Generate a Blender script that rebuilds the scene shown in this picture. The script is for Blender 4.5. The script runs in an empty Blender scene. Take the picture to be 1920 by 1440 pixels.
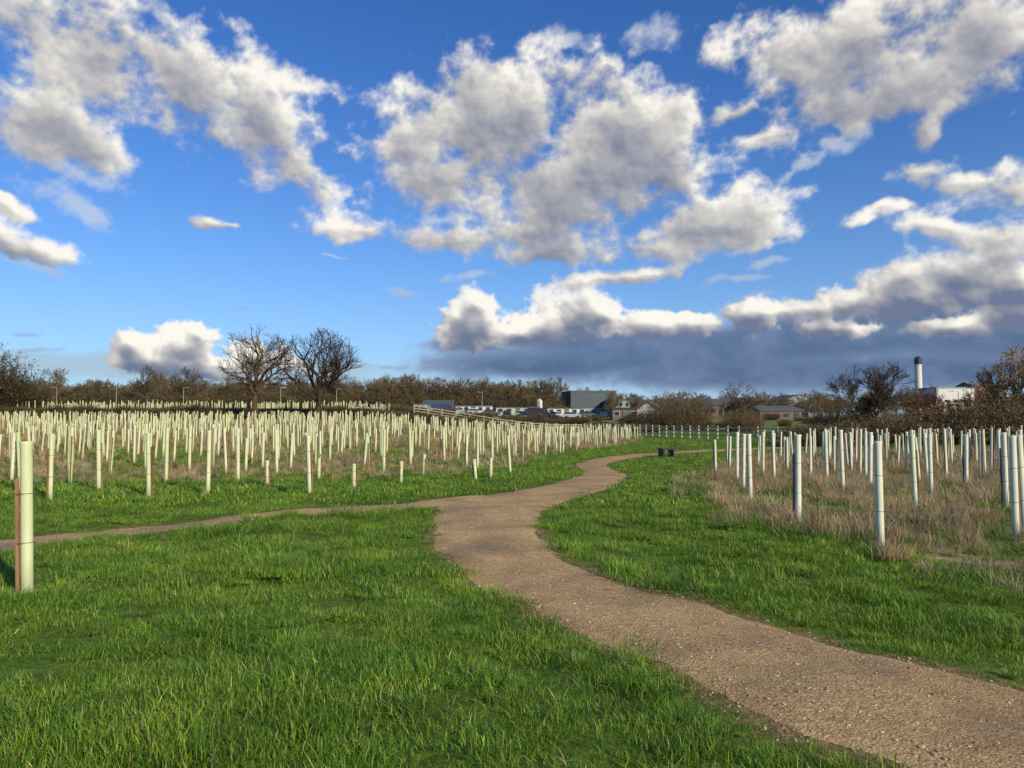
import bpy, math, random
import numpy as np
from mathutils import Vector, Matrix
from mathutils.geometry import delaunay_2d_cdt
rng = np.random.default_rng(7)
random.seed(7)
scene = bpy.context.scene
scene.view_settings.view_transform = 'Standard'
scene.view_settings.look = 'None'
scene.view_settings.exposure = 0
COL = scene.collection

# ------------------------------------------------------------------ helpers
def mesh_from(name, verts, faces, mats=(), smooth=False, fm=None):
    me = bpy.data.meshes.new(name)
    me.from_pydata(np.asarray(verts).tolist(), [], [list(map(int, f)) for f in faces])
    for m in mats: me.materials.append(m)
    if fm is not None: me.polygons.foreach_set('material_index', np.asarray(fm, dtype=np.int32))
    if smooth: me.polygons.foreach_set('use_smooth', np.ones(len(me.polygons), dtype=bool))
    me.update()
    return me
def obj(name, me, loc=(0,0,0), rot=(0,0,0), scale=(1,1,1), parent=None, link=True):
    o = bpy.data.objects.new(name, me)
    o.location = loc; o.rotation_euler = rot; o.scale = scale
    if parent: o.parent = parent
    if link: COL.objects.link(o)
    return o
def ss(a, b, x):
    t = np.clip((np.asarray(x, float)-a)/(b-a), 0, 1); return t*t*(3-2*t)
def spline(pts, step):
    P = np.array(pts, float)
    P = np.vstack([2*P[0]-P[1], P, 2*P[-1]-P[-2]])
    out = []
    for i in range(1, len(P)-2):
        n = max(2, int(np.linalg.norm(P[i+1]-P[i])/step))
        for k in range(n):
            t = k/n
            out.append(0.5*((2*P[i])+(-P[i-1]+P[i+1])*t+(2*P[i-1]-5*P[i]+4*P[i+1]-P[i+2])*t*t+(-P[i-1]+3*P[i]-3*P[i+1]+P[i+2])*t**3))
    out.append(P[-2]); return np.array(out)
def inside_sd(poly, X, Y):
    """signed distance, negative inside"""
    X = np.asarray(X, float).ravel(); Y = np.asarray(Y, float).ravel()
    d2 = np.full(X.shape, 1e12); ins = np.zeros(X.shape, bool)
    n = len(poly)
    for i in range(n):
        ax, ay = poly[i]; bx, by = poly[(i+1) % n]
        ex, ey = bx-ax, by-ay
        l2 = ex*ex+ey*ey+1e-12
        t = np.clip(((X-ax)*ex+(Y-ay)*ey)/l2, 0, 1)
        dx = X-ax-t*ex; dy = Y-ay-t*ey
        d2 = np.minimum(d2, dx*dx+dy*dy)
        if abs(ey) > 1e-12:
            c = ((ay > Y) != (by > Y)) & (X < ex*(Y-ay)/ey+ax)
            ins ^= c
    d = np.sqrt(d2); return np.where(ins, -d, d)

# ------------------------------------------------------------------ terrain
W = [(a, k*math.cos(t), k*math.sin(t), p) for a, k, t, p in
     [(0.016,2.1,0.3,1),(0.014,2.9,1.7,2),(0.011,3.9,2.6,.5),(0.008,5.3,0.9,4),(0.006,6.1,2.1,3),(0.03,0.7,1.1,0.3),(0.02,0.9,2.8,2.2)]]
def bumps(x, y):
    r = 0
    for a, kx, ky, p in W: r = r + a*np.sin(kx*x+ky*y+p)
    return r
def terrain(x, y):
    x = np.asarray(x, float); y = np.asarray(y, float)
    s = x/np.maximum(y, 4)
    L = 1-ss(-0.22, 0.08, s)
    zl = 1.25*ss(32, 95, y)+1.85*ss(97, 108, y)+0.5*ss(110, 220, y)
    zr = -0.35*ss(12, 35, y)+2.4*ss(105, 190, y)
    z = L*zl+(1-L)*zr
    near = 1/(1+(np.hypot(x, y)/22)**4)
    return z+bumps(x, y)*near+0.05*np.sin(x*0.21+1)*np.sin(y*0.17)*ss(10, 30, np.abs(y))
def tz(x, y): return float(terrain(x, y))

left_edge = [(3.6,0.2),(2.9,1.5),(2.35,2.5),(1.73,3.35),(1.36,3.98),(0.96,4.82),(0.50,5.79),(0,6.78),(-0.45,7.89),(-0.89,9.23),(-1.15,10.8),(-1.22,12.3),(-1.30,13.35)]
branch_low = [(-1.30,13.35),(-2.3,12.55),(-3.9,11.86),(-5.1,10.85),(-6.28,9.3),(-7.3,8.2),(-9.5,6.8),(-14,5)]
branch_up = [(-14.5,6.2),(-10.2,7.9),(-8,9.3),(-7.0,10.2),(-5.5,11.6),(-4.1,12.6),(-2.5,13.7),(-1.16,14.9),(-0.12,16.7),(0.94,18.9),(1.96,22.8),(2.55,27.1),(2.6,31),(3.5,35),(5.5,38.8),(8.2,42.0),(11.9,46.5),(18,51),(30,57)]
right_edge = [(30.5,55),(18.5,49),(12.2,44.5),(8.3,39.8),(5.9,36.6),(4.3,32.9),(3.75,28.9),(3.8,25.5),(3.4,22.4),(2.56,18.9),(1.6,16.07),(0.8,14),(0.43,12.05),(0.4,10.1),(0.62,8.68),(1.03,7.61),(1.62,6.68),(2.2,5.71),(2.75,4.82),(3.3,4.17),(3.9,3.3),(4.6,2.2),(5.4,0.6)]
poly = np.vstack([spline(left_edge,0.12)[:-1], spline(branch_low,0.12), spline(branch_up,0.15), spline(right_edge,0.15)])
ph = np.cumsum(np.r_[0, np.linalg.norm(np.diff(poly, axis=0), axis=1)])
tan = np.gradient(poly, axis=0); tan /= np.linalg.norm(tan, axis=1)[:,None]+1e-9
nrm = np.c_[-tan[:,1], tan[:,0]]
rag = 0.035*np.sin(ph*3.1)+0.03*np.sin(ph*7.3+1)+0.02*np.sin(ph*17+2)+rng.normal(0,0.012,len(ph))
poly = poly+nrm*rag[:,None]
PATH = poly[::2]
left_field = [(-75,17.5),(-12,17),(-7,17.3),(-3,19),(-0.6,22),(0.9,32),(4,42),(8.5,53),(14,75),(15,95),(-90,95)]
right_field = [(12,3.5),(6.5,5.2),(4.5,6.0),(3.9,8),(3.5,9.7),(3.6,12.4),(4.7,19),(6.2,25.5),(9,33),(13,39),(18,46),(62,52),(62,3.5)]

def axis_coords(lo, hi, fine_lo, fine_hi, step, g):
    a = list(np.arange(fine_lo, fine_hi+1e-6, step))
    s = step
    while a[-1] < hi: s *= g; a.append(a[-1]+s)
    s = step; b = [fine_lo]
    while b[-1] > lo: s *= g; b.append(b[-1]-s)
    return np.array(b[:0:-1]+a)
xs = axis_coords(-2500, 2500, -8, 8, 0.14, 1.05)
ys = axis_coords(-1500, 4000, 1, 18, 0.14, 1.035)
GX, GY = np.meshgrid(xs, ys)
GZ = terrain(GX, GY)
nx, ny = len(xs), len(ys)
V = np.c_[GX.ravel(), GY.ravel(), GZ.ravel()]
I = np.arange(nx*ny).reshape(ny, nx)
F = np.stack([I[:-1,:-1], I[:-1,1:], I[1:,1:], I[1:,:-1]], -1).reshape(-1,4)

# ------------------------------------------------------------------ materials
def new_mat(name):
    m = bpy.data.materials.new(name); m.use_nodes = True
    nt = m.node_tree; b = nt.nodes['Principled BSDF']
    return m, nt, b
def N(nt, t, **kw):
    n = nt.nodes.new(t)
    for k, v in kw.items(): setattr(n, k, v)
    return n
def ramp(nt, stops, fac):
    r = N(nt, 'ShaderNodeValToRGB')
    e = r.color_ramp.elements
    e[0].position, e[0].color = stops[0][0], (*stops[0][1],1)
    e[1].position, e[1].color = stops[-1][0], (*stops[-1][1],1)
    for p, c in stops[1:-1]:
        q = e.new(p); q.color = (*c,1)
    nt.links.new(fac, r.inputs[0]); return r.outputs[0]
def noise(nt, scale, detail=4, rough=0.55, vec=None):
    n = N(nt, 'ShaderNodeTexNoise'); n.inputs['Scale'].default_value = scale
    n.inputs['Detail'].default_value = detail; n.inputs['Roughness'].default_value = rough
    if vec is not None: nt.links.new(vec, n.inputs['Vector'])
    return n.outputs['Fac']
def mix(nt, a, b, f, mode='MIX'):
    m = N(nt, 'ShaderNodeMix', data_type='RGBA', blend_type=mode)
    for s, v in ((0, f), (6, a), (7, b)):
        if isinstance(v, (int, float)): m.inputs[s].default_value = v
        elif isinstance(v, tuple): m.inputs[s].default_value = (*v, 1)
        else: nt.links.new(v, m.inputs[s])
    return m.outputs[2]
def mth(nt, op, a, b=None, c=None, clamp=False):
    m = N(nt, 'ShaderNodeMath', operation=op); m.use_clamp = clamp
    for i, v in enumerate((a, b, c)):
        if v is None: continue
        if isinstance(v, (int, float)): m.inputs[i].default_value = v
        else: nt.links.new(v, m.inputs[i])
    return m.outputs[0]
def simple(name, col, rough=0.7, metal=0.0, var=0.15, scale=3.0):
    m, nt, b = new_mat(name)
    tc = N(nt, 'ShaderNodeTexCoord')
    n = noise(nt, scale, 5, 0.6, tc.outputs['Object'])
    c = ramp(nt, [(0.3, tuple(x*(1-var) for x in col)), (0.7, tuple(min(1, x*(1+var)) for x in col))], n)
    nt.links.new(c, b.inputs['Base Color'])
    b.inputs['Roughness'].default_value = rough; b.inputs['Metallic'].default_value = metal
    return m

# ground
mg, nt, b = new_mat('meadow_soil_and_turf')
geo = N(nt, 'ShaderNodeNewGeometry'); pos = geo.outputs['Position']
at = N(nt, 'ShaderNodeAttribute', attribute_name='dry')
n1 = noise(nt, 0.35, 6, 0.6, pos); n2 = noise(nt, 9, 6, 0.7, pos); n3 = noise(nt, 1.6, 5, 0.6, pos)
green = ramp(nt, [(0.3,(0.050,0.095,0.012)),(0.5,(0.090,0.160,0.020)),(0.75,(0.155,0.225,0.035))], n2)
dryc = ramp(nt, [(0.3,(0.18,0.13,0.07)),(0.5,(0.34,0.25,0.14)),(0.7,(0.48,0.37,0.21))], n2)
f = mth(nt, 'ADD', at.outputs['Fac'], mth(nt, 'MULTIPLY', mth(nt, 'SUBTRACT', n1, 0.5), 1.6))
f = mth(nt, 'ADD', f, mth(nt, 'MULTIPLY', mth(nt, 'SUBTRACT', n3, 0.5), 1.2))
mr = N(nt, 'ShaderNodeMapRange'); mr.inputs[1].default_value = 0.35; mr.inputs[2].default_value = 0.85
nt.links.new(f, mr.inputs[0])
at2 = N(nt, 'ShaderNodeAttribute', attribute_name='bank'); at3 = N(nt, 'ShaderNodeAttribute', attribute_name='verge')
c = mix(nt, green, dryc, mr.outputs[0])
c = mix(nt, c, (0.045,0.028,0.014), at2.outputs['Fac'])
c = mix(nt, c, ramp(nt, [(0.3,(0.15,0.10,0.045)),(0.7,(0.30,0.21,0.10))], n2), at3.outputs['Fac'])
nt.links.new(c, b.inputs['Base Color']); b.inputs['Roughness'].default_value = 0.95
b.inputs['Specular IOR Level'].default_value = 0.1
bp = N(nt, 'ShaderNodeBump'); bp.inputs['Strength'].default_value = 0.9; bp.inputs['Distance'].default_value = 0.06
nt.links.new(n2, bp.inputs['Height']); nt.links.new(bp.outputs[0], b.inputs['Normal'])

me = mesh_from('ground', V, F, [mg], True)
def dryness(x, y):
    a = inside_sd(left_field, x, y); c = inside_sd(right_field, x, y)
    x = np.asarray(x).ravel(); y = np.asarray(y).ravel()
    d = np.maximum((1-ss(-3.5, 0.5, a))*0.66, (1-ss(-1.2, 0.3, c))*0.66)
    far = ss(95, 110, y)*0.45
    return np.maximum(d, far)
dr = dryness(V[:,0], V[:,1])
a1 = me.attributes.new('dry', 'FLOAT', 'POINT'); a1.data.foreach_set('value', dr.astype(np.float32))
s_ = V[:,0]/np.maximum(V[:,1], 4)
bk = ss(95, 98, V[:,1])*(1-ss(106, 109, V[:,1]))*(1-ss(-0.05, 0.05, s_))
a2 = me.attributes.new('bank', 'FLOAT', 'POINT'); a2.data.foreach_set('value', bk.astype(np.float32))
vg = np.zeros(len(V)); nk = (np.abs(V[:,0]) < 32)&(V[:,1] > -2)&(V[:,1] < 60)
vg[nk] = 1-ss(0.0, 0.16, inside_sd(PATH, V[nk,0], V[nk,1]))
a3 = me.attributes.new('verge', 'FLOAT', 'POINT'); a3.data.foreach_set('value', vg.astype(np.float32))
obj('ground', me)

# gravel path
mp, nt, b = new_mat('hoggin_gravel')
geo = N(nt, 'ShaderNodeNewGeometry'); pos = geo.outputs['Position']
vor = N(nt, 'ShaderNodeTexVoronoi'); vor.inputs['Scale'].default_value = 55; nt.links.new(pos, vor.inputs['Vector'])
vor2 = N(nt, 'ShaderNodeTexVoronoi'); vor2.inputs['Scale'].default_value = 24; nt.links.new(pos, vor2.inputs['Vector'])
sep = N(nt, 'ShaderNodeSeparateColor'); nt.links.new(vor.outputs['Color'], sep.inputs[0])
sep2 = N(nt, 'ShaderNodeSeparateColor'); nt.links.new(vor2.outputs['Color'], sep2.inputs[0])
stone = ramp(nt, [(0,(0.19,0.115,0.045)),(0.4,(0.38,0.25,0.11)),(0.8,(0.54,0.38,0.19)),(1,(0.68,0.54,0.35))], sep.outputs[0])
fine = ramp(nt, [(0.3,(0.33,0.21,0.085)),(0.7,(0.56,0.38,0.18))], noise(nt, 30, 8, 0.75, pos))
nb = noise(nt, 0.9, 6, 0.65, pos); nb2 = noise(nt, 5, 6, 0.7, pos)
c = mix(nt, fine, stone, ramp(nt, [(0.35,(0.15,)*3),(0.65,(0.85,)*3)], nb2))
big = mth(nt, 'LESS_THAN', vor2.outputs['Distance'], 0.26)
sel = mth(nt, 'GREATER_THAN', sep2.outputs[1], 0.8)
c = mix(nt, c, stone, mth(nt, 'MULTIPLY', big, sel))
c = mix(nt, c, ramp(nt, [(0.32,(0.66,0.62,0.58)),(0.6,(1.14,1.12,1.08))], nb), 1.0, 'MULTIPLY')
nt.links.new(c, b.inputs['Base Color'])
rr = N(nt, 'ShaderNodeMapRange'); rr.inputs[1].default_value = 0.35; rr.inputs[2].default_value = 0.5; rr.inputs[3].default_value = 0.55; rr.inputs[4].default_value = 0.92
nt.links.new(nb, rr.inputs[0]); nt.links.new(rr.outputs[0], b.inputs['Roughness'])
b.inputs['Specular IOR Level'].default_value = 0.3
h = mth(nt, 'ADD', mth(nt, 'MULTIPLY', vor.outputs['Distance'], -0.6), mth(nt, 'MULTIPLY', nb2, 1.2))
h = mth(nt, 'ADD', h, mth(nt, 'MULTIPLY', noise(nt, 30, 8, 0.75, pos), 0.9))
bp = N(nt, 'ShaderNodeBump'); bp.inputs['Strength'].default_value = 0.65; bp.inputs['Distance'].default_value = 0.013
nt.links.new(h, bp.inputs['Height']); nt.links.new(bp.outputs[0], b.inputs['Normal'])
ipts = []
for (x0,x1,y0,y1,st) in [(-14.5,6,0,20,0.13),(-1,6,20,36,0.3),(3,31,33,58,0.6)]:
    gx, gy = np.meshgrid(np.arange(x0,x1,st), np.arange(y0,y1,st))
    gx = gx.ravel()+rng.uniform(-.03,.03,gx.size); gy = gy.ravel()+rng.uniform(-.03,.03,gy.size)
    k = inside_sd(PATH, gx, gy) < -0.05
    ipts.append(np.c_[gx[k], gy[k]])
allp = np.vstack([PATH]+ipts); nP = len(PATH)
res = delaunay_2d_cdt([Vector((float(p[0]), float(p[1]))) for p in allp], [], [list(range(nP))], 1, 1e-5)
pv = np.array([[v.x, v.y] for v in res[0]])
pf = [f for f in res[2] if len(f) == 3]
cent = np.array([pv[list(f)].mean(axis=0) for f in pf])
kk = inside_sd(PATH, cent[:,0], cent[:,1]) < 0
pf = [f for f, q in zip(pf, kk) if q]
psd = inside_sd(PATH, pv[:,0], pv[:,1])
def path_lift(sd, y): return -0.006+0.020*ss(0.0, 0.22, -sd)+0.0012*np.maximum(0, np.abs(y)-7)
pz = terrain(pv[:,0], pv[:,1])+path_lift(psd, pv[:,1])
pme = mesh_from('gravel_path', np.c_[pv, pz], pf, [mp], True)
obj('gravel_path', pme)

# ------------------------------------------------------------------ scattering
def scatter(name, pts, rots, scales, protos):
    c = bpy.data.collections.new(name+'_source')
    for p in protos: c.objects.link(p)
    me = bpy.data.meshes.new(name); me.from_pydata(np.asarray(pts).tolist(), [], [])
    n = len(pts)
    a = me.attributes.new('rot', 'FLOAT_VECTOR', 'POINT'); a.data.foreach_set('vector', np.asarray(rots, np.float32).ravel())
    sc = np.asarray(scales, np.float32)
    if sc.ndim == 1: sc = np.repeat(sc[:,None], 3, 1)
    a = me.attributes.new('scl', 'FLOAT_VECTOR', 'POINT'); a.data.foreach_set('vector', sc.ravel())
    a = me.attributes.new('idx', 'INT', 'POINT'); a.data.foreach_set('value', rng.integers(0, len(protos), n).astype(np.int32))
    o = obj(name, me)
    ng = bpy.data.node_groups.new(name+'_scatter', 'GeometryNodeTree')
    ng.interface.new_socket('Geometry', in_out='INPUT', socket_type='NodeSocketGeometry')
    ng.interface.new_socket('Geometry', in_out='OUTPUT', socket_type='NodeSocketGeometry')
    gi = ng.nodes.new('NodeGroupInput'); go = ng.nodes.new('NodeGroupOutput')
    ip = ng.nodes.new('GeometryNodeInstanceOnPoints')
    ci = ng.nodes.new('GeometryNodeCollectionInfo')
    ci.inputs['Collection'].default_value = c
    ci.inputs['Separate Children'].default_value = True; ci.inputs['Reset Children'].default_value = True
    def na(nm, t):
        q = ng.nodes.new('GeometryNodeInputNamedAttribute'); q.data_type = t; q.inputs['Name'].default_value = nm
        return q.outputs['Attribute']
    ng.links.new(gi.outputs[0], ip.inputs['Points']); ng.links.new(ci.outputs[0], ip.inputs['Instance'])
    ip.inputs['Pick Instance'].default_value = True
    ng.links.new(na('idx','INT'), ip.inputs['Instance Index'])
    ng.links.new(na('rot','FLOAT_VECTOR'), ip.inputs['Rotation'])
    ng.links.new(na('scl','FLOAT_VECTOR'), ip.inputs['Scale'])
    ng.links.new(ip.outputs[0], go.inputs[0])
    m = o.modifiers.new('scatter', 'NODES'); m.node_group = ng
    return o

def leaf_mat(name, rnd=0.35, trans=0.3, rough=0.5):
    m, nt, b = new_mat(name)
    at = N(nt, 'ShaderNodeAttribute', attribute_name='tint')
    oi = N(nt, 'ShaderNodeObjectInfo')
    geo = N(nt, 'ShaderNodeNewGeometry')
    k = ramp(nt, [(0,(1-rnd,)*3),(1,(1+rnd,)*3)], oi.outputs['Random'])
    pn = ramp(nt, [(0.3,(0.66,0.76,0.8)),(0.5,(1.0,1.0,1.0)),(0.7,(1.45,1.2,1.05))], noise(nt, 0.9, 3, 0.6, geo.outputs['Position']))
    c = mix(nt, mix(nt, at.outputs['Color'], k, 1.0, 'MULTIPLY'), pn, 1.0, 'MULTIPLY')
    nt.links.new(c, b.inputs['Base Color']); b.inputs['Roughness'].default_value = rough
    b.inputs['Specular IOR Level'].default_value = 0.3
    if trans > 0:
        t = N(nt, 'ShaderNodeBsdfTranslucent'); nt.links.new(c, t.inputs[0])
        ms = N(nt, 'ShaderNodeMixShader'); ms.inputs[0].default_value = trans
        nt.links.new(b.outputs[0], ms.inputs[1]); nt.links.new(t.outputs[0], ms.inputs[2])
        nt.links.new(ms.outputs[0], nt.nodes['Material Output'].inputs[0])
    return m
M_grass = leaf_mat('grass_blades', 0.25, 0.3, 0.42)
M_dry = leaf_mat('dry_grass_blades', 0.25, 0.25, 0.8)

def blades(name, n, radius, hmin, hmax, wid, palette, weights, mat, lean=0.5, clump=6, segs=3):
    cc = rng.uniform(-1, 1, (clump, 2))*radius*0.8
    ci = rng.integers(0, clump, n)
    base = cc[ci]+rng.normal(0, radius*0.28, (n, 2))
    out = (base-cc[ci]); 
    ang = np.arctan2(out[:,1], out[:,0])+rng.normal(0, 0.9, n)
    H = rng.uniform(hmin, hmax, n)*(0.6+0.7*rng.random(clump))[ci]
    ln = np.abs(rng.normal(0, lean, n))+0.12
    wd = wid*rng.uniform(0.6, 1.3, n)
    dirx, diry = np.cos(ang), np.sin(ang)
    sa = ang+np.pi/2+rng.normal(0, 0.5, n); sx, sy = np.cos(sa), np.sin(sa)
    verts = np.zeros((n, 2*segs+1, 3))
    for k in range(segs+1):
        t = k/segs
        r = H*ln*t**1.9*1.1; z = H*(t-0.28*np.minimum(ln,1.2)*t**2.4)
        cx = base[:,0]+dirx*r; cy = base[:,1]+diry*r
        w = wd*(1-t**1.6)*0.5
        if k < segs:
            verts[:,2*k] = np.c_[cx-sx*w, cy-sy*w, z-0.01]; verts[:,2*k+1] = np.c_[cx+sx*w, cy+sy*w, z-0.01]
        else: verts[:,2*k] = np.c_[cx, cy, z-0.01]
    m = 2*segs+1; off = np.arange(n)*m; faces = []
    q = [[2*k, 2*k+1, 2*k+3, 2*k+2] for k in range(segs-1)]
    for o_ in off:
        for a in q: faces.append([o_+i for i in a])
        faces.append([o_+2*segs-2, o_+2*segs-1, o_+2*segs])
    me = mesh_from(name, verts.reshape(-1,3), faces, [mat])
    pal = np.array(palette); ch = rng.choice(len(pal), n, p=np.array(weights)/sum(weights))
    col = pal[ch]*rng.uniform(0.75, 1.25, (n,1))
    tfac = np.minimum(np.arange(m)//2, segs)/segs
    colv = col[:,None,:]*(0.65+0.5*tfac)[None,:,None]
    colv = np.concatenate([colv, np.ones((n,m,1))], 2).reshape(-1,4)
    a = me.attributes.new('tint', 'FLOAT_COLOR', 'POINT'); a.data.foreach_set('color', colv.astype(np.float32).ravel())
    return bpy.data.objects.new(name, me)

G = [(0.120,0.25,0.018),(0.185,0.335,0.028),(0.28,0.41,0.045),(0.060,0.17,0.018),(0.48,0.42,0.17)]
GW = [4,5,3,2.5,0.75]
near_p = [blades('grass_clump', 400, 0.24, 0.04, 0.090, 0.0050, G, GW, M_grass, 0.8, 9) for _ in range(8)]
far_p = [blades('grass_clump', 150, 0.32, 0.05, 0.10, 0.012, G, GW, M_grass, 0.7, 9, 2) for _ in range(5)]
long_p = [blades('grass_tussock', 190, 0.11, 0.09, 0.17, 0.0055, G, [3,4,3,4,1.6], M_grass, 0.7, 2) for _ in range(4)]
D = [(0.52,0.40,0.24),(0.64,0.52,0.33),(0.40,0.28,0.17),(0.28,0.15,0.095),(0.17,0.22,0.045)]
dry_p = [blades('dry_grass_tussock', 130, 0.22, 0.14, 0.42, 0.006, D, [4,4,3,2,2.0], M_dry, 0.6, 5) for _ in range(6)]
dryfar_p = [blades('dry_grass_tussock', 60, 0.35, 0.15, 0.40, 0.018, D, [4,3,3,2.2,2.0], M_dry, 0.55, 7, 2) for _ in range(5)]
for i in range(2):
    dry_p.append(blades('dead_weed_stem', 9, 0.16, 0.35, 0.65, 0.009, [(0.20,0.10,0.06),(0.28,0.17,0.10)], [1,1], M_dry, 0.22, 3))

def wedge(y0, y1, dens, k=0.78, m=2.0):
    X1 = k*y1+m; n = int((y1-y0)*2*X1*dens)
    y = rng.uniform(y0, y1, n); x = rng.uniform(-X1, X1, n)
    keep = np.abs(x) < k*y+m; return x[keep], y[keep]
def place(x, y, smin, smax, clumpy=True, tilt=0.12):
    z = terrain(x, y); n = len(x)
    s = rng.uniform(smin, smax, n)
    if clumpy:
        cl = np.sin(x*2.3+1.3*np.sin(y*1.7))*np.sin(y*2.9+x)+0.7*np.sin(x*6.1+y*4.3+2*np.sin(x*1.3))*np.sin(y*5.2-x*2.2)
        s = s*(1+0.26*cl)
    r = np.c_[rng.normal(0,tilt,n), rng.normal(0,tilt,n), rng.uniform(0,6.28,n)]
    sc = np.c_[np.maximum(s,0.8*smin+0.2), np.maximum(s,0.8*smin+0.2), s] if clumpy else s
    return np.c_[x,y,z], r, sc
P_, R_, S_ = [], [], []
for (y0,y1,d,lo,hi) in [(0.8,7,21,0.7,1.2),(7,13.5,14,0.8,1.35)]:
    x, y = wedge(y0,y1,d)
    sd = inside_sd(PATH, x, y); rf = inside_sd(right_field, x, y)
    k = (sd > 0.13)&((rf > -0.8)|(rng.random(len(x)) < 0.55)); a = place(x[k], y[k], lo, hi); P_.append(a[0]); R_.append(a[1]); S_.append(a[2])
    x, y = wedge(y0,y1,d*2.2); sd = inside_sd(PATH, x, y); k = (sd > -0.03)&(sd < 0.14)&(rng.random(len(x)) < 0.75)
    a = place(x[k], y[k], 0.2, 0.6); sc = a[2].copy(); sc[:,0] = sc[:,1] = rng.uniform(0.2,0.5,len(sc)); P_.append(a[0]); R_.append(a[1]); S_.append(sc)
scatter('grass_lawn', np.vstack(P_), np.vstack(R_), np.vstack(S_), near_p)
P_, R_, S_ = [], [], []
for (y0,y1,d,lo,hi) in [(13.5,24,9,0.75,1.35),(24,45,4.0,1.0,1.6),(45,70,1.2,1.3,1.9)]:
    x, y = wedge(y0,y1,d)
    sd = inside_sd(PATH, x, y)
    fl = np.minimum(inside_sd(left_field, x, y), inside_sd(right_field, x, y))
    k = (sd > 0.22)&((fl > -1.5)|(rng.random(len(x)) < 0.42)); a = place(x[k], y[k], lo, hi); P_.append(a[0]); R_.append(a[1]); S_.append(a[2])
scatter('meadow_grass', np.vstack(P_), np.vstack(R_), np.vstack(S_), far_p)
x, y = wedge(1.5, 26, 2.6)
sd = inside_sd(PATH, x, y); fl = np.minimum(inside_sd(left_field, x, y), inside_sd(right_field, x, y))
pr = 0.20+0.55*(sd < 0.35)+0.8*(np.abs(fl) < 0.9)
k = (sd > 0.12)&(rng.random(len(x)) < pr)
a = place(x[k], y[k], 0.45, 0.95, False); scatter('long_grass', *a, long_p)
x, y = wedge(4, 26, 9)
lf = inside_sd(left_field, x, y); rf = inside_sd(right_field, x, y)
patch = np.sin(x*0.9+1.2*np.sin(y*0.6))*np.sin(y*0.75+0.6*x)
k = ((rf < -0.1)&(rng.random(len(x)) < 0.68+0.4*patch))|((lf < -1.0)&(rng.random(len(x)) < 0.50+0.42*patch))|((rf < 0.7)&(rf > -0.1)&(rng.random(len(x)) < 0.14))
sm = np.where(lf[k] < 0, 0.75, 1.0)
a = place(x[k], y[k], 0.5, 1.1, True); scatter('dry_grass', a[0], a[1], a[2]*sm[:,None], dry_p)
x, y = wedge(26, 90, 2.2)
lf = inside_sd(left_field, x, y); rf = inside_sd(right_field, x, y)
patch = np.sin(x*0.31+1.2*np.sin(y*0.2))*np.sin(y*0.25+0.2*x)
k = ((np.minimum(lf, rf) < -0.5)&(rng.random(len(x)) < 0.58+0.45*patch))
a = place(x[k], y[k], 0.7, 1.2, True); scatter('rough_meadow', *a, dryfar_p)

# pebbles
ms_, nt, b = new_mat('pebble_stone')
oi = N(nt, 'ShaderNodeObjectInfo')
nt.links.new(ramp(nt, [(0,(0.22,0.14,0.065)),(0.5,(0.41,0.28,0.145)),(0.85,(0.54,0.40,0.25)),(1,(0.66,0.56,0.44))], oi.outputs['Random']), b.inputs['Base Color'])
b.inputs['Roughness'].default_value = 0.75
def pebble():
    import bmesh
    bm = bmesh.new(); bmesh.ops.create_icosphere(bm, subdivisions=1, radius=1)
    for v in bm.verts: v.co *= random.uniform(0.75, 1.1); v.co.z *= 0.55; v.co.x *= 1.25
    me = bpy.data.meshes.new('pebble'); bm.to_mesh(me); bm.free(); me.materials.append(ms_)
    return bpy.data.objects.new('pebble', me)
x = rng.uniform(-3, 7, 90000); y = rng.uniform(1, 14, 90000)
sd = inside_sd(PATH, x, y)
k = (sd < 0.08)&(rng.random(len(x)) < np.clip(3.5/y, 0.15, 1)*0.8*(0.45+0.55*np.exp(sd/0.25)+0.2*np.sin(x*3+y*2)))
x, y, sd = x[k], y[k], sd[k]
s = np.clip(np.exp(rng.normal(-5.1, 0.42, len(x))), 0.003, 0.016)
z = terrain(x, y)+np.maximum(path_lift(sd, y), 0)+s*0.05
scatter('gravel_stones', np.c_[x,y,z], np.c_[rng.normal(0,.25,len(x)), rng.normal(0,.25,len(x)), rng.uniform(0,6.28,len(x))], s, [pebble() for _ in range(5)])
ml = leaf_mat('dead_leaf', 0.4, 0.1, 0.7)
def leaf():
    v = [(0,-1,0),(0.45,-0.3,0.12),(0.35,0.5,0.2),(0,1.05,0.05),(-0.35,0.5,0.22),(-0.45,-0.3,0.1),(0,0,-0.02)]
    me = mesh_from('fallen_leaf', v, [(6,0,1),(6,1,2),(6,2,3),(6,3,4),(6,4,5),(6,5,0)], [ml])
    a = me.attributes.new('tint','FLOAT_COLOR','POINT'); a.data.foreach_set('color', np.tile([0.20,0.11,0.05,1],7).astype(np.float32))
    return bpy.data.objects.new('fallen_leaf', me)
x, y = wedge(2, 14, 0.6); sd = inside_sd(PATH, x, y)
z = terrain(x,y)+np.where(sd > 0, 0.05, 0.03)
scatter('fallen_leaves', np.c_[x,y,z], np.c_[rng.normal(0,.4,len(x)), rng.normal(0,.4,len(x)), rng.uniform(0,6.28,len(x))], rng.uniform(0.018,0.030,len(x)), [leaf()])

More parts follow.
